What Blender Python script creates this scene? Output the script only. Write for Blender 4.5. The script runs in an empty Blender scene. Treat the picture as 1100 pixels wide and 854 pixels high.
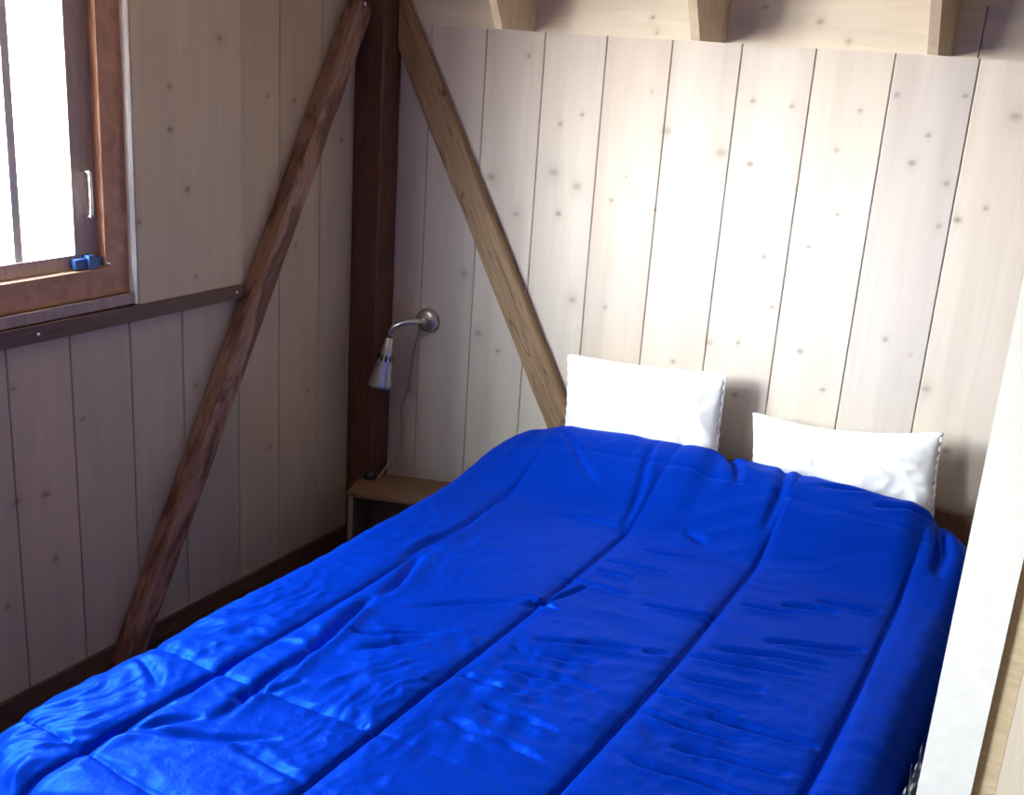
import bpy, bmesh, math, random
import numpy as np
from mathutils import Vector, Matrix, noise

random.seed(7)
sc = bpy.context.scene
COL = sc.collection
PI = math.pi

# ------------------------------------------------------------------ helpers
def link_mesh(name, me, mat=None, parent=None, smooth=False):
    o = bpy.data.objects.new(name, me)
    COL.objects.link(o)
    if mat is not None and not me.materials:
        me.materials.append(mat)
    if smooth:
        me.polygons.foreach_set('use_smooth', [True] * len(me.polygons))
    if parent is not None:
        o.parent = parent
    return o

def obj(name, bm, mat=None, parent=None, smooth=False, bevel=0.0, seg=2):
    if bevel > 0:
        es = [e for e in bm.edges if len(e.link_faces) == 2 and e.calc_face_angle(0) > 0.6]
        bmesh.ops.bevel(bm, geom=es, offset=bevel, segments=seg, profile=0.7, affect='EDGES', clamp_overlap=True)
    bmesh.ops.recalc_face_normals(bm, faces=bm.faces)
    me = bpy.data.meshes.new(name)
    bm.to_mesh(me)
    bm.free()
    return link_mesh(name, me, mat, parent, smooth)

def box(bm, x0, x1, y0, y1, z0, z1):
    vs = [bm.verts.new((x, y, z)) for x in (x0, x1) for y in (y0, y1) for z in (z0, z1)]
    for f in ((0, 1, 3, 2), (4, 6, 7, 5), (0, 4, 5, 1), (2, 3, 7, 6), (0, 2, 6, 4), (1, 5, 7, 3)):
        bm.faces.new([vs[i] for i in f])

def prism(bm, pts, vec):
    """polygon pts extruded by vec"""
    a = [bm.verts.new(p) for p in pts]
    b = [bm.verts.new(Vector(p) + Vector(vec)) for p in pts]
    bm.faces.new(a)
    bm.faces.new(list(reversed(b)))
    n = len(a)
    for i in range(n):
        bm.faces.new([a[i], b[i], b[(i + 1) % n], a[(i + 1) % n]])

def tube(bm, pts, rad, seg=12, cap=True):
    pts = [Vector(p) for p in pts]
    rads = rad if isinstance(rad, (list, tuple)) else [rad] * len(pts)
    rings = []
    up = None
    for i, p in enumerate(pts):
        t = (pts[min(i + 1, len(pts) - 1)] - pts[max(i - 1, 0)]).normalized()
        if up is None:
            up = Vector((0, 0, 1)) if abs(t.z) < .9 else Vector((1, 0, 0))
        a = t.cross(up).normalized()
        up = a.cross(t).normalized()
        rings.append([bm.verts.new(p + (a * math.cos(2 * PI * k / seg) + up * math.sin(2 * PI * k / seg)) * rads[i]) for k in range(seg)])
    for r0, r1 in zip(rings, rings[1:]):
        for k in range(seg):
            bm.faces.new([r0[k], r0[(k + 1) % seg], r1[(k + 1) % seg], r1[k]])
    if cap:
        bm.faces.new(list(reversed(rings[0])))
        bm.faces.new(rings[-1])

def spline(pts, n=8):
    pts = [Vector(p) for p in pts]
    out = []
    for i in range(len(pts) - 1):
        p0 = pts[max(i - 1, 0)]; p1 = pts[i]; p2 = pts[i + 1]; p3 = pts[min(i + 2, len(pts) - 1)]
        for k in range(n):
            t = k / n
            out.append(.5 * ((2 * p1) + (p2 - p0) * t + (2 * p0 - 5 * p1 + 4 * p2 - p3) * t * t + (3 * p1 - p0 - 3 * p2 + p3) * t ** 3))
    out.append(pts[-1])
    return out

def empty(name, loc, label, cat, group=None):
    o = bpy.data.objects.new(name, None)
    COL.objects.link(o)
    o.location = loc
    o.empty_display_size = .05
    tag(o, label, cat, group)
    return o

def tag(o, label, cat, group=None):
    o['label'] = label
    o['category'] = cat
    if group:
        o['group'] = group
    return o

def struct(o, label=None):
    o['kind'] = 'structure'
    if label:
        o['label'] = label
    return o

def loc_parent(o, parent):
    """parent o (built in world coordinates) under an Empty placed away from the origin"""
    o.parent = parent
    o.matrix_parent_inverse = Matrix.Translation(-Vector(parent.location)) if parent.rotation_euler.z == 0 else parent.matrix_basis.inverted()
    return o

# ------------------------------------------------------------------ materials
class NT:
    def __init__(s, name):
        s.m = bpy.data.materials.new(name)
        s.m.use_nodes = True
        s.t = s.m.node_tree
        s.b = s.t.nodes['Principled BSDF']
    def n(s, typ, **kw):
        nd = s.t.nodes.new(typ)
        for k, v in kw.items():
            setattr(nd, k, v)
        return nd
    def l(s, a, b):
        s.t.links.new(a, b)
    def coords(s, scale=(1, 1, 1), rot=(0, 0, 0)):
        tc = s.n('ShaderNodeTexCoord')
        mp = s.n('ShaderNodeMapping')
        mp.vector_type = 'TEXTURE'          # un-rotates first, then scales along the grain
        mp.inputs['Scale'].default_value = tuple(1 / q for q in scale)
        mp.inputs['Rotation'].default_value = rot
        s.l(tc.outputs['Object'], mp.inputs['Vector'])
        return mp.outputs['Vector']
    def noise(s, vec, scale, detail=4, rough=.55, dist=0):
        nd = s.n('ShaderNodeTexNoise')
        nd.inputs['Scale'].default_value = scale
        nd.inputs['Detail'].default_value = detail
        nd.inputs['Roughness'].default_value = rough
        nd.inputs['Distortion'].default_value = dist
        s.l(vec, nd.inputs['Vector'])
        return nd.outputs['Fac']
    def ramp(s, fac, stops):
        r = s.n('ShaderNodeValToRGB')
        e = r.color_ramp.elements
        while len(e) < len(stops):
            e.new(.5)
        for i, (p, c) in enumerate(stops):
            e[i].position = p
            e[i].color = (c[0], c[1], c[2], 1)
        s.l(fac, r.inputs['Fac'])
        return r.outputs['Color']
    def mix(s, fac, a, b, mode='MIX'):
        nd = s.n('ShaderNodeMix', data_type='RGBA', blend_type=mode)
        if isinstance(fac, (int, float)):
            nd.inputs[0].default_value = fac
        else:
            s.l(fac, nd.inputs[0])
        for v, i in ((a, 6), (b, 7)):
            if isinstance(v, tuple):
                nd.inputs[i].default_value = (v[0], v[1], v[2], 1)
            else:
                s.l(v, nd.inputs[i])
        return nd.outputs[2]
    def bump(s, h, strength=.3, dist=.002):
        nd = s.n('ShaderNodeBump')
        nd.inputs['Strength'].default_value = strength
        nd.inputs['Distance'].default_value = dist
        s.l(h, nd.inputs['Height'])
        s.l(nd.outputs['Normal'], s.b.inputs['Normal'])
    def attr(s, name):
        nd = s.n('ShaderNodeAttribute')
        nd.attribute_name = name
        return nd.outputs['Fac']

def plank_mat(name, dark, light, gap, knot, scale, rough=.6, lift=.86):
    """pale stained boards; 'tint' varies per board, 'knot' marks the knots"""
    m = NT(name)
    v = m.coords(scale)
    tint = m.attr('tint')
    # shift the grain on every board
    add = m.n('ShaderNodeVectorMath', operation='ADD')
    comb = m.n('ShaderNodeCombineXYZ')
    mul = m.n('ShaderNodeMath', operation='MULTIPLY')
    mul.inputs[1].default_value = 37.0
    m.l(tint, mul.inputs[0])
    m.l(mul.outputs[0], comb.inputs[0]); m.l(mul.outputs[0], comb.inputs[1]); m.l(mul.outputs[0], comb.inputs[2])
    m.l(v, add.inputs[0]); m.l(comb.outputs[0], add.inputs[1])
    g = m.noise(add.outputs[0], 5.5, 5, .6, .5)
    c = m.ramp(g, [(.3, dark), (.68, light)])
    tb = m.ramp(tint, [(0, (.86, .87, .90)), (.35, (1.0, .985, .95)), (.7, (.93, .93, .93)), (.85, (1.0, .95, .90)), (1, (1.0, .97, .93))])
    c = m.mix(1.0, c, tb, 'MULTIPLY')
    up = m.ramp(tint, [(.9, (1, 1, 1)), (1, (lift, lift, lift))])
    c = m.mix(1.0, c, up, 'DIVIDE')
    # soft greyish stain blotches left in the boards
    bl = m.noise(add.outputs[0], 1.3, 2, .5)
    blr = m.ramp(bl, [(.35, (.84, .83, .84)), (.6, (1, 1, 1))])
    c = m.mix(.8, c, blr, 'MULTIPLY')
    kn = m.attr('knot')
    c = m.mix(kn, c, knot)
    m.l(c, m.b.inputs['Base Color'])
    m.b.inputs['Roughness'].default_value = rough
    m.b.inputs['Specular IOR Level'].default_value = .3
    m.bump(g, .15, .001)
    return m.m

def wood_mat(name, dark, light, scale, rough=.55, knots=None, fac=(.3, .7), bump=.3, rot=(0, 0, 0), crack=None):
    m = NT(name)
    v = m.coords(scale, rot)
    g = m.noise(v, 6, 6, .6, 1.2)
    c = m.ramp(g, [(fac[0], dark), (fac[1], light)])
    if knots:
        vv = m.n('ShaderNodeTexVoronoi')
        vv.inputs['Scale'].default_value = knots[0]
        m.l(m.coords((1, 1, .45), rot), vv.inputs['Vector'])
        k = m.ramp(vv.outputs['Distance'], [(0, (1, 1, 1)), (knots[1], (0, 0, 0))])
        c = m.mix(k, c, knots[2])
    if crack:
        ck = m.noise(m.coords((9, 9, .55), rot), 2.2, 2, .5, .15)
        ck = m.ramp(ck, [(.478, (0, 0, 0)), (.487, (1, 1, 1)), (.496, (0, 0, 0))])
        c = m.mix(ck, c, crack)
    m.l(c, m.b.inputs['Base Color'])
    m.b.inputs['Roughness'].default_value = rough
    m.bump(g, bump, .0015)
    return m.m

def worn_mat(name):
    """dark stained timber with paler patches where the stain has worn off the arrises"""
    m = NT(name)
    v = m.coords((16, 16, 1.2), (-.505, 0, 0))
    g = m.noise(v, 6, 6, .6, 1.2)
    c = m.ramp(g, [(.3, (.085, .035, .023)), (.7, (.20, .095, .065))])
    p = m.noise(m.coords((1.6, 1.6, .5), (-.505, 0, 0)), 7, 5, .6, .6)
    pf = m.ramp(p, [(.44, (0, 0, 0)), (.53, (1, 1, 1))])
    c2 = m.ramp(g, [(.3, (.24, .13, .095)), (.7, (.40, .25, .19))])
    c = m.mix(pf, c, c2)
    m.l(c, m.b.inputs['Base Color'])
    m.b.inputs['Roughness'].default_value = .6
    m.bump(g, .3, .0015)
    return m.m

def plain(name, col, rough=.5, metal=0.0, spec=.5):
    m = NT(name)
    v = m.coords((1, 1, 1))
    g = m.noise(v, 40, 3)
    c = m.ramp(g, [(.3, tuple(x * .93 for x in col)), (.7, col)])
    m.l(c, m.b.inputs['Base Color'])
    m.b.inputs['Roughness'].default_value = rough
    m.b.inputs['Metallic'].default_value = metal
    m.b.inputs['Specular IOR Level'].default_value = spec
    return m.m

M = {}
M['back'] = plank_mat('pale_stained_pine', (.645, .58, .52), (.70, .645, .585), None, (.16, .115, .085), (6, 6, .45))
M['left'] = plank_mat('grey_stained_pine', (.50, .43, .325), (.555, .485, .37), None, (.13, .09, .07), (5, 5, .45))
M['header'] = plank_mat('cream_pine', (.67, .60, .50), (.76, .69, .58), None, (.2, .13, .08), (.6, 9, 9))
M['room'] = wood_mat('room_pine', (.24, .185, .14), (.33, .27, .21), (6, 6, .5), .7)
M['ceiling'] = wood_mat('ceiling_pine', (.50, .42, .32), (.62, .54, .43), (6, .5, 6), .7)
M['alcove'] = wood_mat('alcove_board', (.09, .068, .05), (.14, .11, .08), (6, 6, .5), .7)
M['floor'] = wood_mat('dark_floor_wood', (.035, .022, .014), (.075, .048, .03), (9, .7, 9), .5)
M['redwood'] = wood_mat('red_brown_timber', (.06, .022, .014), (.165, .068, .043), (16, 16, 1.2), .6, (7, .16, (.025, .012, .01)))
M['worn'] = worn_mat('worn_red_brown_timber')
M['brown'] = wood_mat('brown_timber', (.18, .105, .055), (.36, .23, .13), (16, 16, 1.2), .6, (6, .14, (.07, .035, .02)), rot=(0, -.513, 0), crack=(.05, .028, .016))
M['frame'] = wood_mat('window_frame_wood', (.30, .13, .08), (.50, .26, .17), (10, 2, 2), .45)
M['sash'] = wood_mat('window_sash_wood', (.27, .20, .195), (.38, .29, .275), (10, 10, 1), .5)
M['rail'] = wood_mat('rail_wood', (.075, .035, .025), (.15, .078, .055), (10, 1, 10), .5)
M['bracket'] = wood_mat('bracket_pine', (.44, .34, .23), (.58, .47, .34), (5, 5, 1), .6)
M['nightstand'] = wood_mat('nightstand_pine', (.11, .055, .028), (.19, .105, .055), (1.5, 9, 9), .5)
M['nightside'] = wood_mat('nightstand_side_wood', (.20, .15, .10), (.28, .21, .15), (3, 3, 8), .6)
M['bedwood'] = wood_mat('bed_wood', (.11, .055, .03), (.22, .12, .065), (3, 3, 3), .5)
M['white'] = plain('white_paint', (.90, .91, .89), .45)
M['bar'] = plain('pale_grey_glare', (.62, .62, .63), .5)  # window glare on the glazing bar, put into its colour as pale grey
M['batten'] = wood_mat('raw_pine_batten', (.56, .45, .28), (.74, .62, .43), (3, 3, 12), .6)
M['panel'] = wood_mat('pale_pine_panel', (.76, .67, .55), (.84, .75, .64), (7, 7, .5), .6)
M['steel'] = plain('brushed_steel', (.62, .61, .60), .28, 1.0)
M['chrome'] = plain('chrome', (.75, .75, .76), .15, 1.0)
M['black'] = plain('black_plastic', (.012, .011, .011), .5)
M['hole'] = plain('dark_vent_hole', (.01, .01, .01), .8)
M['bulb'] = plain('frosted_bulb', (.7, .7, .66), .35)
M['cord'] = plain('pale_cord', (.36, .32, .28), .5)
M['screw'] = plain('screw_metal', (.7, .7, .7), .25, 1.0)
M['blue_tape'] = plain('blue_fitting', (.03, .09, .30), .4)
M['mattress'] = plain('mattress_ticking', (.55, .54, .5), .9)

def fabric_blue():
    m = NT('blue_satin_quilt')
    v = m.coords((1, 1, 1))
    g = m.noise(v, 3.0, 3)
    c = m.ramp(g, [(.3, (.0003, .031, .42)), (.7, (.0005, .039, .51))])
    m.l(c, m.b.inputs['Base Color'])
    m.b.inputs['Roughness'].default_value = .42
    m.b.inputs['Specular IOR Level'].default_value = .04
    m.b.inputs['Metallic'].default_value = .42
    m.b.inputs['Specular Tint'].default_value = (.35, .6, 1, 1)
    m.b.inputs['Sheen Weight'].default_value = .0
    m.b.inputs['Sheen Tint'].default_value = (.05, .25, 1, 1)
    f = m.noise(m.coords((1, 1, 1)), 55, 4, .6, .3)
    m.bump(f, .45, .003)
    return m.m
M['blue'] = fabric_blue()

def fabric_white():
    m = NT('white_cotton')
    v = m.coords((1, 1, 1))
    c = m.ramp(m.noise(v, 60, 3), [(.3, (.83, .84, .85)), (.7, (.88, .89, .90))])
    m.l(c, m.b.inputs['Base Color'])
    m.b.inputs['Roughness'].default_value = .85
    m.b.inputs['Sheen Weight'].default_value = .2
    m.bump(m.noise(v, 22, 4, .6, .4), .35, .004)
    return m.m
M['pillow'] = fabric_white()

def fabric_pattern():
    m = NT('grey_patterned_cloth')
    v = m.coords((1, 1, 1))
    vv = m.n('ShaderNodeTexVoronoi')
    vv.inputs['Scale'].default_value = 42
    m.l(v, vv.inputs['Vector'])
    c = m.ramp(vv.outputs['Distance'], [(.25, (.75, .77, .78)), (.42, (.12, .14, .18))])
    m.l(c, m.b.inputs['Base Color'])
    m.b.inputs['Roughness'].default_value = .9
    return m.m
M['pattern'] = fabric_pattern()

def glass_mat():
    m = NT('window_glass')
    tr = m.n('ShaderNodeBsdfTransparent')
    tr.inputs['Color'].default_value = (.95, .97, .97, 1)
    gl = m.n('ShaderNodeBsdfGlossy')
    gl.inputs['Roughness'].default_value = .02
    mx = m.n('ShaderNodeMixShader')
    mx.inputs[0].default_value = .05; m.l(tr.outputs[0], mx.inputs[1]); m.l(gl.outputs[0], mx.inputs[2])
    m.l(mx.outputs[0], m.t.nodes['Material Output'].inputs['Surface'])
    return m.m
M['glass'] = glass_mat()
WORLD, GLOW, GLOWN = 66.0, 140.0, 26.0
SUN = (-1.4, -1.7, .25)

# ------------------------------------------------------------------ the setting
KB = [(0.69,1.497,1),(0.76,1.53,1),(1.028,1.509,3),(1.196,1.464,3),(1.282,1.443,1.6),(1.267,1.609,1),(1.375,1.604,.9),(0.878,1.295,1),(0.762,1.322,2.6),(1.016,1.285,.8),(0.919,1.37,.7),(0.971,1.611,.7),(1.042,1.286,.6),(1.355,1.197,1.2),(1.923,1.624,2.6),(1.638,1.653,.9),(1.801,1.663,.9),(1.731,1.562,1),(1.703,1.49,1.3),(1.794,1.449,1),(1.836,1.363,1.5),(1.795,1.341,.9),(1.553,1.606,.8),(1.509,1.503,.8),(1.474,1.242,1),(1.897,1.4,.9),(1.125,.851,1.2),(1.314,.944,1),(1.324,.79,1.2),(1.228,.928,2),(1.492,.953,1.3),(1.57,.857,1),(1.837,.916,2.2),(1.712,1.028,1),(1.914,.76,1.8),(1.782,.999,.6),(.385,.999,2.2),(.707,1.234,1.4),(.778,.979,2.4),(.096,1.028,1),(.528,.768,1.1),(.189,.564,1.2),(.45,.813,2.5),(.464,1.316,3),(.681,1.354,3),(.568,1.683,1),(.562,1.214,2.),(.89,.975,.8),(1.398,1.062,.8),(1.537,1.339,.8)]
KH = [(1.27,1.849,1.2),(1.42,1.818,1.3),(1.499,1.773,1),(.954,1.807,1),(.972,1.771,.9)]
KL = [(-.888,1.551,1),(-.889,1.443,1.4),(-.833,1.286,1.4),(-.621,1.308,1),(-1.002,1.215,1),(-.81,1.045,.9),(-.497,1.525,1),(-.382,1.511,1),(-.157,1.391,1.4),(-.371,1.077,.8),(-1.398,.565,2.2),(-1.313,.557,1.6),(-.801,.725,2),(-1.385,.851,1),(-1.445,.297,1),(-.708,1.676,2),(-.311,.594,1),(-.489,.45,1.2),(-1.189,.725,.9),(-1.297,.373,1.2)]

def plank_wall(name, axis, boards, knots, mat, step=.006):
    """boards: (a0,a1,z0,z1,depth_front,thickness,tint); axis 'x' = wall in the xz plane facing -y,
    axis 'y' = wall in the yz plane facing +x.  One mesh: each board a bevelled slab with a fine front."""
    V, Fc, tint, knot = [], [], [], []
    for (a0, a1, z0, z1, d, th, tn) in boards:
        g = .0012; bv = .0022
        aa = [a0 + g, a0 + g, a0 + g + bv] + list(np.arange(a0 + g + bv + step, a1 - g - bv - step * .5, step)) + [a1 - g - bv, a1 - g, a1 - g]
        zz = [z0, z0, z0 + .001] + list(np.arange(z0 + step, z1 - step * .5, step)) + [z1 - .001, z1, z1]
        na, nz = len(aa), len(zz)
        A, Z = np.meshgrid(np.array(aa), np.array(zz), indexing='ij')
        D = np.full(A.shape, d)
        for k in (0, na - 1):
            D[k, :] = d - th
        for k in (1, na - 2):
            D[k, :] = np.minimum(D[k, :], d - bv)
        for k in (0, nz - 1):
            D[:, k] = d - th
        K = np.zeros(A.shape)
        for (ka, kz, ks) in knots:
            if a0 - .02 < ka < a1 + .02 and z0 - .05 < kz < z1 + .05:
                r = .0048 * ks if ks < 1.9 else .0042 * ks
                amp = .8 if ks < 1.9 else .55
                q = ((A - ka) / (r * 1.35)) ** 2 + ((Z - kz) / r) ** 2
                K = np.maximum(K, amp * np.exp(-q * .8))
                K = np.maximum(K, .16 * np.exp(-(((A - ka) / (r * 2.2)) ** 2 + ((Z - kz) / (r * 3.4)) ** 2)))
        base = len(V)
        if axis == 'x':
            P = np.stack([A, -D, Z], -1).reshape(-1, 3)
        else:
            P = np.stack([D, A, Z], -1).reshape(-1, 3)
        V.extend(P.tolist())
        tint.extend([tn] * (na * nz)); knot.extend(K.reshape(-1).tolist())
        for i in range(na - 1):
            r0 = base + i * nz
            for j in range(nz - 1):
                a = r0 + j
                Fc.append((a, a + nz, a + nz + 1, a + 1) if axis == 'x' else (a, a + nz, a + nz + 1, a + 1))
    me = bpy.data.meshes.new(name)
    me.from_pydata(V, [], Fc)
    for an, dat in (('tint', tint), ('knot', knot)):
        at = me.attributes.new(an, 'FLOAT', 'POINT')
        at.data.foreach_set('value', dat)
    me.update()
    return link_mesh(name, me, mat)

ROOM_X1, ROOM_Y0, CEIL = 3.3, -5.3, 2.30
SHIFT = -2.12        # offset of the added, unseen second window that lights the white post
rt = random.Random(3)
# back wall: boards 0.2 m wide, seams at 0.02 + 0.2k ; the wider cream header row above
edges = [0.0, .02, .22] + [.42 + .2 * k for k in range(0, 11)]
tn_back = [.5, .62, .1, .75, .45, .82, .2, .55, .3, .05, .35, .9, .15, .6]
bds = []
for i in range(len(edges) - 1):
    a0, a1 = edges[i], min(edges[i + 1], 2.20)
    if a0 >= 2.20: break
    bds.append((a0, a1, .0, 1.752, .0, .018, tn_back[i]))
wb = plank_wall('wall_back', 'x', bds, KB, M['back'])
struct(wb, 'whitewashed vertical pine board wall behind the bed')
hb = [(0.0, 1.815, 1.752, 1.872, .004, .022, .35), (1.815, 2.20, 1.752, 1.872, .004, .022, .6), (0.0, 1.0, 1.872, CEIL, .004, .022, .3), (1.0, 2.20, 1.872, CEIL, .004, .022, .8)]
wh = plank_wall('trim_1', 'x', hb, KH, M['header'], .008)
struct(wh, 'cream horizontal header boards above the back wall')
bm = bmesh.new(); box(bm, -.12, ROOM_X1 + .1, .02, .12, -.05, CEIL + .05)
struct(obj('wall_north', bm, M['room']))

# left wall: window opening y -2.42..-1.015, z 1.03..1.98
WY0, WY1, WZ0, WZ1 = -2.42, -1.015, 1.032, 2.0
bm = bmesh.new()
box(bm, -.13, -.019, ROOM_Y0, WY0 + SHIFT, -.05, CEIL + .05)
box(bm, -.13, -.019, WY1 + SHIFT, WY0, WZ0, WZ1)
box(bm, -.13, -.019, WY1, .0, -.05, CEIL + .05)
box(bm, -.13, -.019, WY0 + SHIFT, WY1, -.05, WZ0)
box(bm, -.13, -.019, WY0 + SHIFT, WY1, WZ1, CEIL + .05)
struct(obj('wall_west', bm, M['room']))
lb = []
ys = [-.105, -.258, -.446, -.625]
prev = 0.0
for i, y in enumerate(ys):
    lb.append((y, prev, 0.0, CEIL, .0, .018, [.82, .75, .86, .84][i])); prev = y
lb.append((-1.012, -.625, .99, CEIL, .020, .038, 1.0))
for i, (y0, y1) in enumerate(((-.844, -.625), (-1.028, -.844), (-1.217, -1.028), (-1.397, -1.217), (-1.58, -1.397), (-1.765, -1.58))):
    lb.append((y0, y1, 0.0, .99, .0, .018, [.1, .7, .4, .84, .3, .6][i]))
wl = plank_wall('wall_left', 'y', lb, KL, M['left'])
struct(wl, 'greyish vertical board wall with the window')
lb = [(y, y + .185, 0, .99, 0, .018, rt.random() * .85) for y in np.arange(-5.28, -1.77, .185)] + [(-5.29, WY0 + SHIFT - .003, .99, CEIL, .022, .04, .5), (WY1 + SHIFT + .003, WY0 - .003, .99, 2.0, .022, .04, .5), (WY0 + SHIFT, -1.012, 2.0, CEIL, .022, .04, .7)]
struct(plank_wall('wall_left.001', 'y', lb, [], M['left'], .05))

# rail under the window
bm = bmesh.new()
box(bm, .0, .024, -5.2, -.62, .958, 1.0)
rail = obj('trim_2', bm, M['rail'], None, False, .004)
struct(rail, 'dark brown rail screwed to the left wall under the window')
for y in (-1.325, -.655, -1.95):
    bm = bmesh.new()
    tube(bm, [(.0235, y, .978), (.026, y, .978), (.0275, y, .978)], [.0055, .0055, .003], 12)
    obj('screw', bm, M['screw'], rail, True)

# floor, ceiling, remaining walls
bm = bmesh.new(); box(bm, -.13, ROOM_X1 + .1, ROOM_Y0 - .1, .12, -.08, 0.0)
struct(obj('floor', bm, M['floor']))
bm = bmesh.new(); box(bm, -.13, ROOM_X1 + .1, ROOM_Y0 - .1, .12, CEIL, CEIL + .08)
struct(obj('ceiling', bm, M['ceiling']))
bm = bmesh.new(); box(bm, -.13, ROOM_X1 + .1, ROOM_Y0 - .1, ROOM_Y0, 0, CEIL)
struct(obj('wall_front', bm, M['room']))
bm = bmesh.new(); box(bm, ROOM_X1, ROOM_X1 + .1, ROOM_Y0, .02, 0, CEIL)
struct(obj('wall_right', bm, M['room']))
# baseboards
bm = bmesh.new(); box(bm, 0, .014, -5.29, -.102, 0, .045)
struct(obj('baseboard_left', bm, M['rail'], None, False, .003))

# alcove partition on the right of the bed
bm = bmesh.new(); box(bm, 2.20, 2.25, -1.43, -.0, 0, CEIL)
struct(obj('wall_alcove', bm, M['alcove']))
bm = bmesh.new(); box(bm, 2.226, ROOM_X1, -1.490, -1.431, 0, CEIL)
struct(obj('wall_partition', bm, M['panel'], None, False, .002))

# ------------------------------------------------------------------ window
def make_window(name, shift, label):
    win = bpy.data.objects.new(name, None); COL.objects.link(win)
    win['kind'] = 'structure'; win['label'] = label
    win.location = (0, (WY0 + WY1) / 2, WZ0)
    def wp(name, bm, mat, bevel=.003):
        return loc_parent(obj(name, bm, mat, None, False, bevel), win)
    bm = bmesh.new()   # outer frame
    fx0, fx1 = -.11, -.004
    box(bm, fx0, fx1, -1.092, WY1 - .0062, WZ0, WZ1)
    box(bm, fx0, fx1, WY0 + .0015, -2.345, WZ0, WZ1)
    box(bm, fx0, fx1, -2.345, -1.092, WZ0, 1.104)
    box(bm, fx0, fx1, -2.345, -1.092, 1.925, WZ1)
    wp('frame', bm, M['frame'], .004)
    bm = bmesh.new()   # sill strip under the frame
    box(bm, .0, .014, -2.44, WY1 - .002, 1.004, 1.031)
    wp('sill', bm, M['sash'], .004)
    mid = (-2.345 - 1.092) / 2
    def sash(y0, y1, handle):
        bm = bmesh.new()
        x0, x1 = -.075, -.032
        box(bm, x0, x1, y1 - .070, y1 - .002, 1.106, 1.923)
        box(bm, x0, x1, y0 + .002, y0 + .075, 1.106, 1.923)
        box(bm, x0, x1, y0 + .075, y1 - .070, 1.106, 1.141)
        box(bm, x0, x1, y0 + .075, y1 - .070, 1.85, 1.923)
        s = wp('sash', bm, M['sash'], .005)
        for yb in (y1 - .222,):
            bm = bmesh.new()
            box(bm, -.068, -.042, yb - .011, yb + .011, 1.141, 1.85)
            g = obj('glazing_bar', bm, M['bar'], None, False, .003); g.parent = s
        bm = bmesh.new()
        box(bm, -.057, -.053, y0 + .075, y1 - .070, 1.141, 1.85)
        g = obj('pane', bm, M['glass']); g.parent = s
        if handle:
            yh = y1 - .040
            bm = bmesh.new()
            tube(bm, spline([(-.032, yh, 1.236), (-.006, yh, 1.238), (.0, yh, 1.248), (.0, yh, 1.335), (-.006, yh, 1.345), (-.032, yh, 1.347)], 6), .0045, 12)
            h = obj('handle', bm, M['chrome'], None, True); h.parent = s
            h['label'] = 'chrome pull handle'
            bm = bmesh.new()
            box(bm, -.032, -.014, y1 - .085, y1 - .004, 1.108, 1.132)
            box(bm, -.032, -.006, y1 - .05, y1 - .03, 1.106, 1.140)
            h = obj('latch', bm, M['blue_tape'], None, False, .003); h.parent = s
            h['label'] = 'small blue latch in the corner'
            bm = bmesh.new()
            tube(bm, [(-.0045, y1 + .008, 1.113), (-.002, y1 + .008, 1.113), (.0, y1 + .008, 1.113)], [.006, .006, .003], 12)
            h = obj('screw', bm, M['screw'], None, True); h.parent = s
    sash(mid, -1.092, True)
    sash(-2.345, mid, False)
    win.location.y += shift
make_window('window_1', 0, 'brown wooden casement window in the left wall beside the bed, full of daylight')
make_window('window_2_added', SHIFT, 'brown wooden casement window added out of view along the left wall to light the white post')

bm = bmesh.new()   # white strip added to stand in for the lit board edge beside the window
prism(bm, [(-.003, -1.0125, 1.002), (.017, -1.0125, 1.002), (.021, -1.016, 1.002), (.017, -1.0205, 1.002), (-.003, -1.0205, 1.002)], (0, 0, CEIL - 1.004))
struct(obj('trim_3_lit_edge', bm, M['white']), 'thin white strip standing in for the lit edge of the boards beside the window')
# ------------------------------------------------------------------ timbers
def timber(name, p0, p1, wdir, w, ddir, d, mat, label, cat, rough=.003, n=26, seed=0, clip=None):
    """squared timber whose back-left edge runs p0->p1; wavy, slightly chamfered faces"""
    p0, p1, wdir, ddir = Vector(p0), Vector(p1), Vector(wdir), Vector(ddir)
    bm = bmesh.new()
    ch = .006
    prof = [(ch, 0), (w - ch, 0), (w, ch), (w, d - ch), (w - ch, d), (ch, d), (0, d - ch), (0, ch)]
    rings = []
    for i in range(n + 1):
        c = p0.lerp(p1, i / n)
        ring = []
        for k, (a, b) in enumerate(prof):
            q = c + wdir * a + ddir * b
            wob = rough * noise.noise(Vector((i * .55 + k * .05 + seed * 9, k // 2 * 3.1, seed)))
            s = (1 if a > w / 2 else -1)
            sd = (1 if b > d / 2 else 0)
            ring.append(bm.verts.new(q + wdir * wob * s + ddir * (-abs(wob) * sd)))
        rings.append(ring)
    m = len(prof)
    for r0, r1 in zip(rings, rings[1:]):
        for k in range(m):
            bm.faces.new([r0[k], r0[(k + 1) % m], r1[(k + 1) % m], r1[k]])
    bm.faces.new(list(reversed(rings[0]))); bm.faces.new(rings[-1])
    if clip:
        for co_, no_ in clip:
            bmesh.ops.recalc_face_normals(bm, faces=bm.faces)
            r = bmesh.ops.bisect_plane(bm, geom=bm.verts[:] + bm.edges[:] + bm.faces[:], plane_co=co_, plane_no=no_, clear_outer=True)
            bmesh.ops.holes_fill(bm, edges=[e for e in r['geom_cut'] if isinstance(e, bmesh.types.BMEdge)], sides=0)
    o = obj(name, bm, mat)
    return tag(o, label, cat)

timber('corner_post', (.001, -.101, 0), (.001, -.101, CEIL), (1, 0, 0), .112, (0, 1, 0), .098, M['redwood'],
       'upright red-brown timber post standing in the room corner', 'post', .0025, 30, 1)
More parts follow.
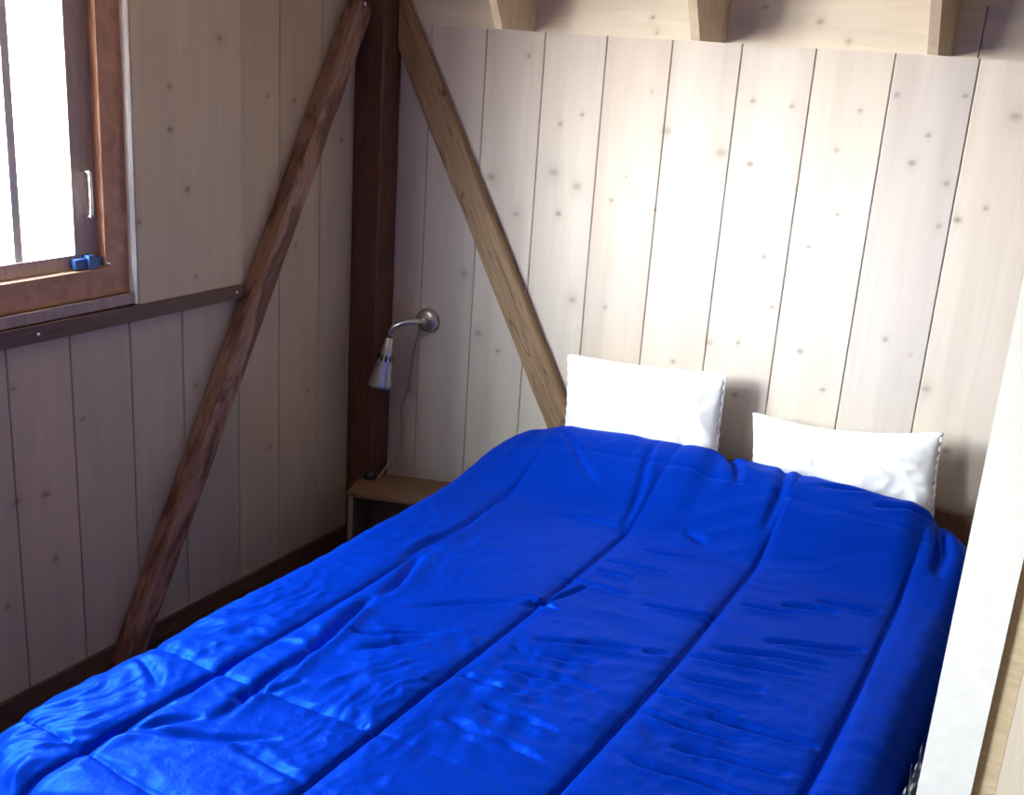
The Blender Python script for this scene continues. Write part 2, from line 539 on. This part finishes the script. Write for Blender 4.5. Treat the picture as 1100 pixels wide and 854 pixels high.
# brace on the left wall: wall-side upper edge goes y=-.152 at z 1.807 to y=-1.151 at z=-.007
sl = .5535
def yl(z): return -.152 - sl * (1.807 - z)
dv = Vector((0, sl, 1)).normalized()
nrm = Vector((0, dv.z, -dv.y))            # towards +y / down: from the upper edge to the lower edge
z0b, z1b = -.05, 1.98
b = timber('diagonal_brace', (.001, yl(z0b), z0b), (.001, yl(z1b), z1b), nrm, .066, (1, 0, 0), .064, M['worn'],
       'dark red-brown diagonal timber brace on the left wall to the right of the window', 'beam', .0045, 40, 2, [((0, -.105, 0), (0, 1, 0)), ((0, 0, .003), (0, 0, -1))])
bm = bmesh.new()
c0 = Vector((.062, yl(1.80) + .02, 1.80))
tube(bm, [c0, c0 + Vector((.006, 0, 0)), c0 + Vector((.009, 0, 0))], [.009, .009, .005], 14)
obj('bolt_head', bm, M['screw'], b, True)
# brace on the back wall
def xr(z): return .314 - .5625 * (z - 1.322)
dv = Vector((-.5635, 0, 1)).normalized()
nrm = Vector((dv.z, 0, -dv.x))
z0b, z1b = -.08, 2.0
timber('diagonal_brace', (xr(z0b), -.0335, z0b), (xr(z1b), -.0335, z1b), nrm, .097, (0, 1, 0), .030, M['brown'],
       'lighter brown diagonal timber brace on the back wall running down behind the left pillow', 'beam', .003, 40, 5, [((.117, 0, 0), (-1, 0, 0)), ((0, 0, .003), (0, 0, -1))])

# ------------------------------------------------------------------ ceiling brackets
def bracket(x1, label):
    bm = bmesh.new()
    prof = [(-.005, 1.7525), (-.2, 1.7505), (-.268, 1.875), (-.46, CEIL - .001), (-.005, CEIL - .001)]
    prism(bm, [(x1 - .024, y, z) for y, z in prof], (.024, 0, 0))
    o = obj('ceiling_bracket', bm, M['bracket'], None, False, .0015)
    tag(o, label, 'bracket', 'pale boards sticking out from the top of the back wall')
bracket(.59, 'pale pine bracket board at the top of the back wall, nearest the corner post')
bracket(1.174, 'pale pine bracket board at the top of the back wall, middle of the three')
bracket(1.755, 'pale pine bracket board at the top of the back wall, furthest right')

# ------------------------------------------------------------------ white post and batten at the alcove mouth
bm = bmesh.new(); box(bm, 2.127, 2.1965, -1.50, -1.432, 0, CEIL)
tag(obj('partition_post', bm, M['white'], None, False, .003), 'white painted upright post in the right foreground beside the bed', 'post')
bm = bmesh.new(); box(bm, 2.197, 2.2255, -1.488, -1.434, 0, CEIL)
tag(obj('batten', bm, M['batten'], None, False, .002), 'narrow raw pine batten just right of the white post', 'batten')

# ------------------------------------------------------------------ bed
BX0, BX1, BY0, BY1 = .80, 2.02, -2.06, -.038
bed = empty('bed', ((BX0 + BX1) / 2, (BY0 + BY1) / 2, 0), 'low wooden double bed under the blue quilt', 'bed')
bm = bmesh.new()
box(bm, BX0 + .02, BX1 - .02, BY0 + .025, BY1 - .03, .235, .262)
loc_parent(obj('slat_base', bm, M['bedwood'], None, False, .002), bed)
for nm, b in (('side_rail', (BX0, BX0 + .02, BY0 + .025, BY1 - .03, .18, .32)), ('side_rail', (BX1 - .02, BX1, BY0 + .025, BY1 - .03, .18, .32)),
              ('footboard', (BX0, BX1, BY0, BY0 + .025, .16, .36)), ('headboard', (BX0, BX1, BY1 - .018, BY1, .16, .612))):
    bm = bmesh.new(); box(bm, *b)
    loc_parent(obj(nm, bm, M['bedwood'], None, False, .004), bed)
for x in (BX0 + .022, BX1 - .082):
    for y in (BY0 + .027, BY1 - .092):
        bm = bmesh.new(); box(bm, x, x + .06, y, y + .06, 0, .235)
        loc_parent(obj('leg', bm, M['bedwood'], None, False, .004), bed)

bm = bmesh.new(); box(bm, BX0 + .022, BX1 - .022, BY0 + .03, BY1 - .035, .263, .47)
es = bm.edges[:]
bmesh.ops.bevel(bm, geom=es, offset=.035, segments=5, profile=.5, affect='EDGES')
tag(obj('mattress', bm, M['mattress'], None, True), 'pale mattress lying in the bed frame beneath the blue quilt', 'mattress')

# ------------------------------------------------------------------ quilt
HEAD = [(.62, .0), (.74, .035), (.84, .085), (.93, .115), (1.15, .135), (1.34, .15), (1.40, .135), (1.45, .14), (1.69, .135), (1.88, .130), (1.98, .085), (2.08, .03)]
def head_rise(x):
    for (xa, za), (xb, zb) in zip(HEAD, HEAD[1:]):
        if x <= xb:
            t = max(0, min(1, (x - xa) / (xb - xa)))
            t = t * t * (3 - 2 * t)
            return za + (zb - za) * t
    return HEAD[-1][1]
SX = [.922, 1.279, 1.612, 1.945]
SY = [(-1.968, .9, .8), (-1.655, .9, .25), (-1.33, .0, .12), (-.69, .1, .15), (-.36, .25, .3)]
FOLDS = [(.92,-1.984,.933,-1.776,.008,.006),(.933,-1.776,.914,-1.586,.008,.005),(1.025,-1.79,1.011,-1.514,.011,.011),(1.011,-1.514,.974,-1.256,.011,.012),(1.04,-1.654,.991,-1.295,.009,.007),(.99,-1.244,.945,-1.019,.011,.011),(.945,-1.019,.932,-.703,.009,.008),
 (1.232,-1.06,1.337,-1.085,.007,.007),(1.256,-.93,1.432,-.909,.007,.007),(1.346,-1.223,1.531,-1.131,.008,.008),(1.353,-1.347,1.536,-1.313,.008,.009),(1.39,-1.476,1.541,-1.472,.008,.008),(1.466,-.936,1.64,-.883,.007,.008),(1.546,-1.119,1.60,-1.10,.008,.006),
 (1.616,-1.236,1.795,-1.22,.008,.008),(1.738,-1.261,1.935,-1.226,.008,.009),(1.721,-.744,1.837,-.71,.009,.010),(1.738,-.932,1.927,-.838,.008,.009),(1.714,-1.382,1.916,-1.335,.008,.008),(1.3,-.775,1.455,-.747,.008,.008),(1.36,-.08,1.468,-.249,.012,.012),(1.375,-.19,1.479,-.357,.012,.011),(1.594,-.481,1.562,-.2,.012,.009),(1.403,-.527,1.481,-.569,.012,.006),
 (1.268,-.598,1.198,-.256,.010,.007),(.923,-.297,1.132,-.479,.009,.005),(1.807,-.315,1.956,-.266,.009,.008),(1.658,-.29,1.86,-.239,.009,.006),(1.345,-.919,1.263,-1.115,.007,.006),(.916,-1.072,.916,-.876,.008,.008),(.758,-1.701,.88,-1.77,.009,.006),(.912,-1.921,1.009,-1.785,.01,.008),(1.083,-1.461,1.179,-1.346,.009,.006),(1.104,-1.816,1.268,-1.821,.008,.006),(1.956,-.199,2.0,-.461,.013,.013),
 (1.32,-1.28,1.50,-1.23,.008,.007),(1.30,-1.42,1.46,-1.40,.008,.007),(1.35,-1.55,1.56,-1.56,.008,.008),(1.62,-1.08,1.85,-1.02,.008,.007),(1.66,-1.02,1.88,-.94,.008,.008),(1.64,-1.16,1.80,-1.12,.007,.007),(1.63,-1.32,1.82,-1.30,.008,.009),(1.66,-1.46,1.93,-1.43,.008,.008),(1.64,-.80,1.76,-.77,.008,.007),(1.78,-.68,1.92,-.65,.009,.009),(1.34,-.66,1.50,-.63,.008,.006),(1.30,-.84,1.40,-.82,.008,.007),
 (1.02,-1.42,1.20,-1.30,.008,.007),(1.06,-1.25,1.24,-1.10,.009,.006),(1.08,-1.34,1.25,-1.26,.007,.006),(1.05,-.62,1.28,-.58,.009,.006),(1.0,-1.72,1.08,-1.60,.008,.006),(.96,-1.88,1.16,-1.76,.009,.007)]
fa = np.array(FOLDS)

def make_quilt():
    r = .062                       # rounding radius at the edges
    ix0, ix1, iy0, iy1 = .79, 2.006, -2.03, -.262    # inner rectangle of the flat top
    RC = .11                       # plan rounding of the corners
    hs, hf, hh = .27, .27, .15     # overhang flat lengths: sides, foot, head
    na, nb = 400, 560
    A = np.linspace(ix0 - hs, ix1 + hs, na)
    B = np.linspace(iy0 - hf, iy1 + hh, nb)
    P = np.zeros((na, nb, 3)); N = np.zeros((na, nb, 3))
    for i, a in enumerate(A):
        for j, b in enumerate(B):
            # inner rounded rectangle
            cx = min(max(a, ix0 + RC), ix1 - RC); cy = min(max(b, iy0 + RC), iy1 - RC)
            dx, dy = a - cx, b - cy
            if (a < ix0 + RC or a > ix1 - RC) and (b < iy0 + RC or b > iy1 - RC):
                L = math.hypot(dx, dy)
                e = L - RC
                nx, ny = (dx / L, dy / L) if L > 1e-9 else (0, 0)
                if e > 0:
                    e *= 1 / max(abs(nx), abs(ny)) ** -.35     # gathers the surplus cloth at the corner
                px, py = cx + nx * min(L, RC), cy + ny * min(L, RC)
            else:
                ex = a - min(max(a, ix0), ix1); ey = b - min(max(b, iy0), iy1)
                e = abs(ex) + abs(ey)
                nx, ny = (np.sign(ex), np.sign(ey)) if e > 0 else (0, 0)
                px, py = min(max(a, ix0), ix1), min(max(b, iy0), iy1)
            top = .553 + .006 * math.sin(a * 5.1 + 1) * math.sin(b * 3.3)
            t = max(0, min(1, (py + .62) / .36))
            top += head_rise(px) * t * t * (3 - 2 * t)
            rr = r
            if e <= 0:
                P[i, j] = (px, py, top); N[i, j] = (0, 0, 1)
            else:
                if e < rr * PI / 2:
                    th = e / rr
                    out, dz = rr * math.sin(th), rr * (1 - math.cos(th))
                else:
                    th = PI / 2
                    out, dz = rr + .02 * math.sin((e - rr * 1.57) * 9), rr + (e - rr * PI / 2)
                P[i, j] = (px + nx * out, py + ny * out, top - dz)
                N[i, j] = (nx * math.sin(th), ny * math.sin(th), math.cos(th))
    AA, BB = np.meshgrid(A, B, indexing='ij')
    # quilting
    dsx = np.min(np.abs(AA[..., None] - (np.array(SX) + .012 * 0)[None, None, :] - (.006 * np.sin(BB * 4.0))[..., None]), -1)
    hf_ = np.clip((-.30 - BB) / .25, .22, 1)
    h = (.0075 * (1 - np.exp(-(dsx / .009))) - .0075 * np.exp(-(dsx / .0038) ** 2)) * hf_
    cs = np.zeros_like(h)
    for (sy, sl_, sr_) in SY:
        wgt = np.where(AA < SX[1] - .02, sl_, sr_)
        dd = np.abs(BB - sy - .006 * np.sin(AA * 7 + sy * 5))
        cs += wgt * (-.007 * np.exp(-dd / .016) - .005 * np.exp(-(dd / .0045) ** 2))
    h += cs
    # drawn folds
    for (x0, y0, x1, y1, w, d) in FOLDS:
        vx, vy = x1 - x0, y1 - y0
        L2 = vx * vx + vy * vy
        t = ((AA - x0) * vx + (BB - y0) * vy) / L2
        tc = np.clip(t, 0, 1)
        L = math.sqrt(L2)
        wob = .0032 * np.sin(t * L * 30 + x0 * 40)
        perp = ((AA - x0) * vy - (BB - y0) * vx) / L + wob
        along = (t - tc) * L
        prof = np.sin(np.clip(tc, .0, 1) * PI) ** .6
        g = np.exp(-(along / .02) ** 2) * prof
        h += -d * 1.55 * g * np.exp(-(perp / (w * 1.05)) ** 2)
        h += d * .6 * g * np.exp(-((perp - w * 2.1) / (w * 1.5)) ** 2)
        h += d * .25 * g * np.exp(-((perp + w * 2.3) / (w * 1.6)) ** 2)
    # fine crinkles: stretched ridged noise; cross-wise in the right columns, radiating in the left ones
    cr = np.zeros_like(h)
    for i in range(na):
        a = A[i]
        for j in range(nb):
            b = B[j]
            w1 = noise.noise(Vector((a * 4 + 3, b * 4, 2)))
            n1 = 1 - abs(noise.noise(Vector((a * 4.5 + w1 * .8, (b - .25 * a) * 19 + w1 * 1.2, .3)))) * 2
            n2 = 1 - abs(noise.noise(Vector(((a + b) * 11 + w1, (a - b * .6) * 14 + w1 * 2, 5.3)))) * 2
            n3 = noise.noise(Vector((a * 3.2, b * 3.2, 8.1)))
            n4 = 1 - abs(noise.noise(Vector((a * 26 + w1 * 2, b * 26, 1.7)))) * 2
            k = max(0, min(1, (a - 1.2) / .25))
            m1 = max(0, .55 + .9 * noise.noise(Vector((a * 2.3 + 9, b * 2.3, 4))))
            m2 = max(0, .5 + 1.1 * noise.noise(Vector((a * 3.1, b * 2.6 + 7, 6))))
            foot = max(0, min(1, (-b - .6) / .9))
            n5 = 1 - 2.2 * abs(noise.noise(Vector(((a * .8 + b) * 9 + w1 * 2.5, (a - b * .5) * 22 + w1 * 3, 11.3))))
            n6 = noise.noise(Vector((a * 30, b * 22, 3.3)))
            m3 = max(0, 1 - ((a - 1.38) / .2) ** 2 - ((b + 1.42) / .33) ** 2)
            cr[i, j] = .0042 * n5 * m2 * (1.15 - k) * (.15 + foot) + .0065 * n6 * m3 + .0040 * m1 * n1 * (.25 + .75 * k) + .0052 * m2 * n2 * (1 - .6 * k) * (.2 + .9 * foot) + .005 * n3 + .0022 * n4 * (.5 * m2 + .5 * foot)
    damp = np.clip(dsx / .03, .25, 1)
    h += cr * damp
    P = P + N * h[..., None]
    # closed shell: top + underside
    th = .022
    Q = P - N * th
    V = np.concatenate([P.reshape(-1, 3), Q.reshape(-1, 3)])
    off = na * nb
    F = []
    for i in range(na - 1):
        for j in range(nb - 1):
            v = i * nb + j
            F.append((v, v + nb, v + nb + 1, v + 1))
            F.append((off + v, off + v + 1, off + v + nb + 1, off + v + nb))
    for j in range(nb - 1):
        F.append((j, j + 1, off + j + 1, off + j))
        v = (na - 1) * nb + j
        F.append((v, off + v, off + v + 1, v + 1))
    for i in range(na - 1):
        v = i * nb
        F.append((v, off + v, off + v + nb, v + nb))
        v = i * nb + nb - 1
        F.append((v, v + nb, off + v + nb, off + v))
    me = bpy.data.meshes.new('quilt')
    me.from_pydata(V.tolist(), [], F)
    me.update()
    o = link_mesh('quilt', me, M['blue'], None, True)
    return tag(o, 'shiny royal blue quilted comforter spread over the bed', 'quilt')
make_quilt()

# ------------------------------------------------------------------ pillows
def pillow(w, hgt, T, seed, loc, tilt, lean, label, yaw=0, sag=0):
    nu, nv = 90, 64
    V, F = [], []
    for side in (1, -1):
        for i in range(nu + 1):
            for j in range(nv + 1):
                u = i / nu * 2 - 1; v = j / nv * 2 - 1
                # ears: edges pulled in between the corners
                x = u * w / 2 * (1 - .035 * (1 - v * v) * abs(u) ** 3)
                z = v * hgt / 2 * (1 - .05 * (1 - u * u) * abs(v) ** 3)
                z -= sag * (1 - u * u) * max(0, v) ** 2
                e = min(1 - abs(u), (1 - abs(v)) * hgt / w)
                k = (1 - abs(u) ** 3.2) * (1 - abs(v) ** 2.8)
                y = side * T / 2 * max(0, k) ** .55
                nn = noise.noise(Vector((u * 2.2 + seed, v * 1.6, side * .6 + seed)))
                n2 = 1 - 2 * abs(noise.noise(Vector((u * 5 + v * 2.5 + seed, v * 3.5 - u, seed * 2 + side))))
                y += side * (.012 * nn + .005 * n2) * min(1, k * 2)
                if e < .012:
                    ph = (u * w / hgt + v) * 30
                    x += np.sign(u) * .003 * math.sin(ph * 1.3 + seed) * (abs(u) > .97)
                    z += np.sign(v) * .003 * math.sin(u * 41 + seed) * (abs(v) > .97)
                V.append((x, -y, z))
    off = (nu + 1) * (nv + 1)
    def edge(i, j): return i in (0, nu) or j in (0, nv)
    idx = lambda s, i, j: (i * (nv + 1) + j) + (0 if s == 0 or edge(i, j) else off)
    for s in (0, 1):
        for i in range(nu):
            for j in range(nv):
                q = [idx(s, i, j), idx(s, i + 1, j), idx(s, i + 1, j + 1), idx(s, i, j + 1)]
                F.append(q if s == 0 else q[::-1])
    me = bpy.data.meshes.new('pillow')
    me.from_pydata(V, [], F)
    bm = bmesh.new(); bm.from_mesh(me)
    bmesh.ops.delete(bm, geom=[v for v in bm.verts if not v.link_faces], context='VERTS')
    bm.to_mesh(me); bm.free(); me.update()
    o = link_mesh('pillow', me, M['pillow'], None, True)
    o.location = loc
    o.rotation_euler = (lean, tilt, yaw)
    tag(o, label, 'pillow', 'white pillows at the head of the bed')
    # frilled seam edging round the pillow: a part of its own
    bm = bmesh.new()
    pts = []
    n = 220
    for k in range(n):
        t = k / n * 4
        s = int(t); f = t - s
        u, v = [(2 * f - 1, -1), (1, 2 * f - 1), (1 - 2 * f, 1), (-1, 1 - 2 * f)][s]
        x = u * w / 2 * (1 - .035 * (1 - v * v) * abs(u) ** 3)
        z = v * hgt / 2 * (1 - .05 * (1 - u * u) * abs(v) ** 3) - sag * (1 - u * u) * max(0, v) ** 2
        pts.append((x, z, u, v))
    inner, outer = [], []
    for k, (x, z, u, v) in enumerate(pts):
        rr = .004 + .002 * noise.noise(Vector((k * .45, seed, 0)))
        L = math.hypot(x, z)
        nx, nz = (np.sign(u) if abs(u) >= abs(v) else 0), (np.sign(v) if abs(v) > abs(u) else 0)
        yy = .003 * math.sin(k * 1.3 + seed)
        inner.append((bm.verts.new((x - nx * .004, -.0022, z - nz * .004)), bm.verts.new((x - nx * .004, .0022, z - nz * .004))))
        outer.append((bm.verts.new((x + nx * rr, yy - .0012, z + nz * rr)), bm.verts.new((x + nx * rr, yy + .0012, z + nz * rr))))
    for k in range(n):
        k2 = (k + 1) % n
        bm.faces.new([inner[k][0], inner[k2][0], outer[k2][0], outer[k][0]])
        bm.faces.new([outer[k][0], outer[k2][0], outer[k2][1], outer[k][1]])
        bm.faces.new([outer[k][1], outer[k2][1], inner[k2][1], inner[k][1]])
        bm.faces.new([inner[k][1], inner[k2][1], inner[k2][0], inner[k][0]])
    obj('seam_edging', bm, M['pillow'], o, True)
    return o
R = math.radians
pillow(.495, .345, .10, 1.3, (1.088, -.116, .682), R(-4.5), R(-7), 'left white pillow leaning on the wall beside the brown diagonal brace')
pillow(.495, .29, .10, 4.1, (1.678, -.116, .664), R(-6.5), R(-7), 'right white pillow sunk lower behind the quilt, nearer the white post', 0, .018)

# patterned cloth showing between quilt and post
bm = bmesh.new()
nx_, nz_ = 14, 24
g = [[None] * (nz_ + 1) for _ in range(nx_ + 1)]
for i in range(nx_ + 1):
    for j in range(nz_ + 1):
        y = -1.36 + .20 * i / nx_
        s = j / nz_
        x = 2.108 + .003 * math.sin(i * .9 + s * 5) - .012 * s * s
        z = .30 + .295 * s + (.018 * math.sin(i * 1.3) + .012 * math.sin(i * 2.9 + 1)) * s
        g[i][j] = bm.verts.new((x, y, z))
for i in range(nx_):
    for j in range(nz_):
        bm.faces.new([g[i][j], g[i + 1][j], g[i + 1][j + 1], g[i][j + 1]])
bmesh.ops.solidify(bm, geom=bm.faces[:], thickness=.006)
PATTERN = obj('patterned_cloth', bm, M['pattern'], None, True)
tag(PATTERN, 'small grey patterned cloth tucked between the quilt and the white post', 'cloth')

# ------------------------------------------------------------------ nightstand
ns = empty('nightstand', (.196, -.343, 0), 'small low pine nightstand in the corner below the wall lamp', 'nightstand')
ns.rotation_euler = (0, 0, R(20))
def npart(name, b, mat=M['nightstand'], bevel=.003):
    bm = bmesh.new(); box(bm, *b)
    return obj(name, bm, mat, ns, False, bevel)
W_, D_, H_ = .34, .195, .30
npart('tabletop', (0, W_, 0, D_, H_ - .014, H_))
s = npart('side_panel', (.004, .020, .006, D_ - .004, 0, H_ - .0145), M['nightside'])
npart('side_panel', (W_ - .020, W_ - .004, .006, D_ - .004, 0, H_ - .0145))
npart('shelf', (.0205, W_ - .0205, .01, D_ - .006, .05, .064))
npart('back_panel', (.0205, W_ - .0205, D_ - .018, D_ - .006, .0645, H_ - .0145))

def lathe(bm, p, ax, prof, seg):
    a = ax.normalized(); e1 = a.cross(Vector((1, 0, 0))).normalized(); e2 = a.cross(e1).normalized()
    rings = [[bm.verts.new(p + ax * t + (e1 * math.cos(2 * PI * k / seg) + e2 * math.sin(2 * PI * k / seg)) * r) for k in range(seg)] for t, r in prof]
    for r0, r1 in zip(rings, rings[1:]):
        for k in range(seg):
            bm.faces.new([r0[k], r0[(k + 1) % seg], r1[(k + 1) % seg], r1[k]])

# ------------------------------------------------------------------ wall lamp
LX, LZ = .258, .825
lamp = empty('wall_lamp', (LX, 0, LZ), 'brushed steel spot lamp on the back wall between corner post and brace', 'lamp')
def lpart(name, bm, mat, parent=lamp, smooth=True):
    o = obj(name, bm, mat, None, smooth)
    o.parent = parent
    o.matrix_parent_inverse = Matrix.Translation(-Vector((LX, 0, LZ)))
    return o
bm = bmesh.new()
tube(bm, [(LX, -.001, LZ), (LX, -.012, LZ), (LX, -.022, LZ), (LX, -.026, LZ), (LX, -.027, LZ)], [.040, .040, .037, .030, .012], 32)
lpart('wall_plate', bm, M['steel'])
tp = Vector((.183, -.115, .772)); bt = Vector((.157, -.125, .603))
bm = bmesh.new()
tube(bm, spline([(LX, -.026, LZ), (LX - .004, -.06, LZ + .004), (LX - .028, -.095, LZ + .002), (.196, -.113, LZ - .018), tuple(tp + (tp - bt).normalized() * .008)], 8), .0105, 16)
lpart('arm', bm, M['steel'])
bm = bmesh.new()
tube(bm, [(LX, -.026, LZ), (LX, -.045, LZ), (LX, -.05, LZ)], [.016, .016, .011], 20)
lpart('collar', bm, M['steel'])
bm = bmesh.new()   # conical shade: open at the bottom, double walled
ax = (bt - tp)
prof = [(0.0, .006), (.0, .012), (.02, .0135), (.30, .0215), (.62, .031), (.90, .039), (.93, .0405), (.965, .0405), (1.0, .0415), (1.0, .0395), (.62, .029), (.1, .012)]
lathe(bm, tp, ax, prof, 40)
shade = lpart('lamp_shade', bm, M['steel'])
axn = ax.normalized(); sd = axn.cross(Vector((1, 0, 0))).normalized(); sd2 = axn.cross(sd).normalized()
bm = bmesh.new()
for k in range(10):
    th = 2 * PI * k / 10
    dr = sd * math.cos(th) + sd2 * math.sin(th)
    c = tp + ax * .40 + dr * .0247
    tg = axn.cross(dr)
    n = 14
    ring = [c + axn * (.0125 * math.cos(2 * PI * q / n)) + tg * (.0036 * math.sin(2 * PI * q / n)) + dr * (.0125 * math.cos(2 * PI * q / n) * .16) for q in range(n)]
    a = [bm.verts.new(p - dr * .002) for p in ring]; b2 = [bm.verts.new(p + dr * .0008) for p in ring]
    bm.faces.new(b2); bm.faces.new(a[::-1])
    for q in range(n):
        bm.faces.new([a[q], a[(q + 1) % n], b2[(q + 1) % n], b2[q]])
o = lpart('vent_slots', bm, M['hole'], lamp, False)
bm = bmesh.new()
tube(bm, [tp + ax * t for t in (.2, .5, .62, .75, .86, .93, .96)], [.006, .010, .017, .024, .024, .015, .004], 20)
lpart('bulb', bm, M['bulb'])

# cord on the wall above the nightstand, and its dark plug
cordpts = spline([(LX - .03, -.012, LZ - .035), (.205, -.008, .70), (.19, -.008, .58), (.165, -.01, .50), (.172, -.012, .42), (.19, -.07, .36), (.205, -.15, .325), (.21, -.20, .3045)], 8)
bm = bmesh.new(); tube(bm, cordpts, .003, 8)
cord = tag(obj('lamp_cord', bm, M['cord'], None, True), 'thin pale cord trailing down the wall onto the nightstand', 'cord')
bm = bmesh.new()
tube(bm, [(.178, -.195, .3005), (.178, -.195, .315), (.178, -.195, .325), (.178, -.195, .328)], [.022, .022, .017, .008], 20)
tag(obj('plug', bm, M['black'], None, True), 'small round black plug lying on the nightstand top', 'plug')

# ------------------------------------------------------------------ light and camera
w = bpy.data.worlds.new('daylight'); sc.world = w
w.use_nodes = True
nt = w.node_tree
bg = nt.nodes['Background']
tc = nt.nodes.new('ShaderNodeTexCoord'); sep = nt.nodes.new('ShaderNodeSeparateXYZ')
nt.links.new(tc.outputs['Generated'], sep.inputs[0])
rp = nt.nodes.new('ShaderNodeValToRGB')
mr = nt.nodes.new('ShaderNodeMapRange')
mr.inputs['From Min'].default_value = -1; mr.inputs['From Max'].default_value = 1
nt.links.new(sep.outputs['Z'], mr.inputs['Value'])
# ground below, an overcast sky that brightens and cools towards the zenith
e = rp.color_ramp.elements
e.new(.5)
e[0].position = .44; e[0].color = (.27, .215, .165, 1)
e[1].position = .53; e[1].color = (.33, .35, .37, 1)
e[2].position = .80; e[2].color = (.78, .92, 1.0, 1)
nt.links.new(mr.outputs[0], rp.inputs[0])
# hazy sun: a broad bright area of sky in front of the window
dot = nt.nodes.new('ShaderNodeVectorMath'); dot.operation = 'DOT_PRODUCT'
nrmv = nt.nodes.new('ShaderNodeVectorMath'); nrmv.operation = 'NORMALIZE'
nt.links.new(tc.outputs['Generated'], nrmv.inputs[0])
nt.links.new(nrmv.outputs[0], dot.inputs[0])
dot.inputs[1].default_value = Vector(SUN).normalized()
mx0 = nt.nodes.new('ShaderNodeMath'); mx0.operation = 'MAXIMUM'; mx0.inputs[1].default_value = 0
nt.links.new(dot.outputs['Value'], mx0.inputs[0])
pw = nt.nodes.new('ShaderNodeMath'); pw.operation = 'POWER'; pw.inputs[1].default_value = GLOWN
nt.links.new(mx0.outputs[0], pw.inputs[0])
ml = nt.nodes.new('ShaderNodeVectorMath'); ml.operation = 'SCALE'
ml.inputs[0].default_value = (1.0 * GLOW, .965 * GLOW, .93 * GLOW)
nt.links.new(pw.outputs[0], ml.inputs['Scale'])
ms = nt.nodes.new('ShaderNodeVectorMath'); ms.operation = 'SCALE'
nt.links.new(rp.outputs[0], ms.inputs[0]); ms.inputs['Scale'].default_value = WORLD
ad = nt.nodes.new('ShaderNodeVectorMath'); ad.operation = 'ADD'
nt.links.new(ml.outputs[0], ad.inputs[0]); nt.links.new(ms.outputs[0], ad.inputs[1])
nt.links.new(ad.outputs[0], bg.inputs['Color'])
bg.inputs['Strength'].default_value = 1.0

for sh in (0, SHIFT):
    pl = bpy.data.lights.new('window_portal', 'AREA')
    pl.shape = 'RECTANGLE'; pl.size = WZ1 - WZ0; pl.size_y = WY1 - WY0
    po = bpy.data.objects.new('window_portal', pl); COL.objects.link(po)
    po.location = (-.14, (WY0 + WY1) / 2 + sh, (WZ0 + WZ1) / 2)
    po.rotation_euler = (0, -PI / 2, 0)     # faces +x
    pl.cycles.is_portal = True

cam = bpy.data.cameras.new('camera'); co = bpy.data.objects.new('camera', cam); COL.objects.link(co)
rv, uv, fv = Vector((.86408, .49903, .06584)), Vector((-.2050, .2290, .9520)), Vector((-.4599, .8358, -.2999))
fv.normalize(); rv = (rv - fv * rv.dot(fv)).normalized(); uv = rv.cross(fv)
co.matrix_world = Matrix(((rv.x, uv.x, -fv.x, 2.241), (rv.y, uv.y, -fv.y, -2.998), (rv.z, uv.z, -fv.z, 1.70), (0, 0, 0, 1)))
cam.sensor_fit = 'HORIZONTAL'; cam.sensor_width = 36; cam.lens = 36 * 1189.142 / 1100
cam.clip_start = .05
sc.camera = co
sc.view_settings.view_transform = 'Standard'
sc.view_settings.look = 'None'
sc.view_settings.exposure = 0
sc.view_settings.gamma = 1
sc.view_settings.use_curve_mapping = False
sc.cycles.max_bounces = 10
sc.cycles.diffuse_bounces = 6
sc.cycles.transparent_max_bounces = 12
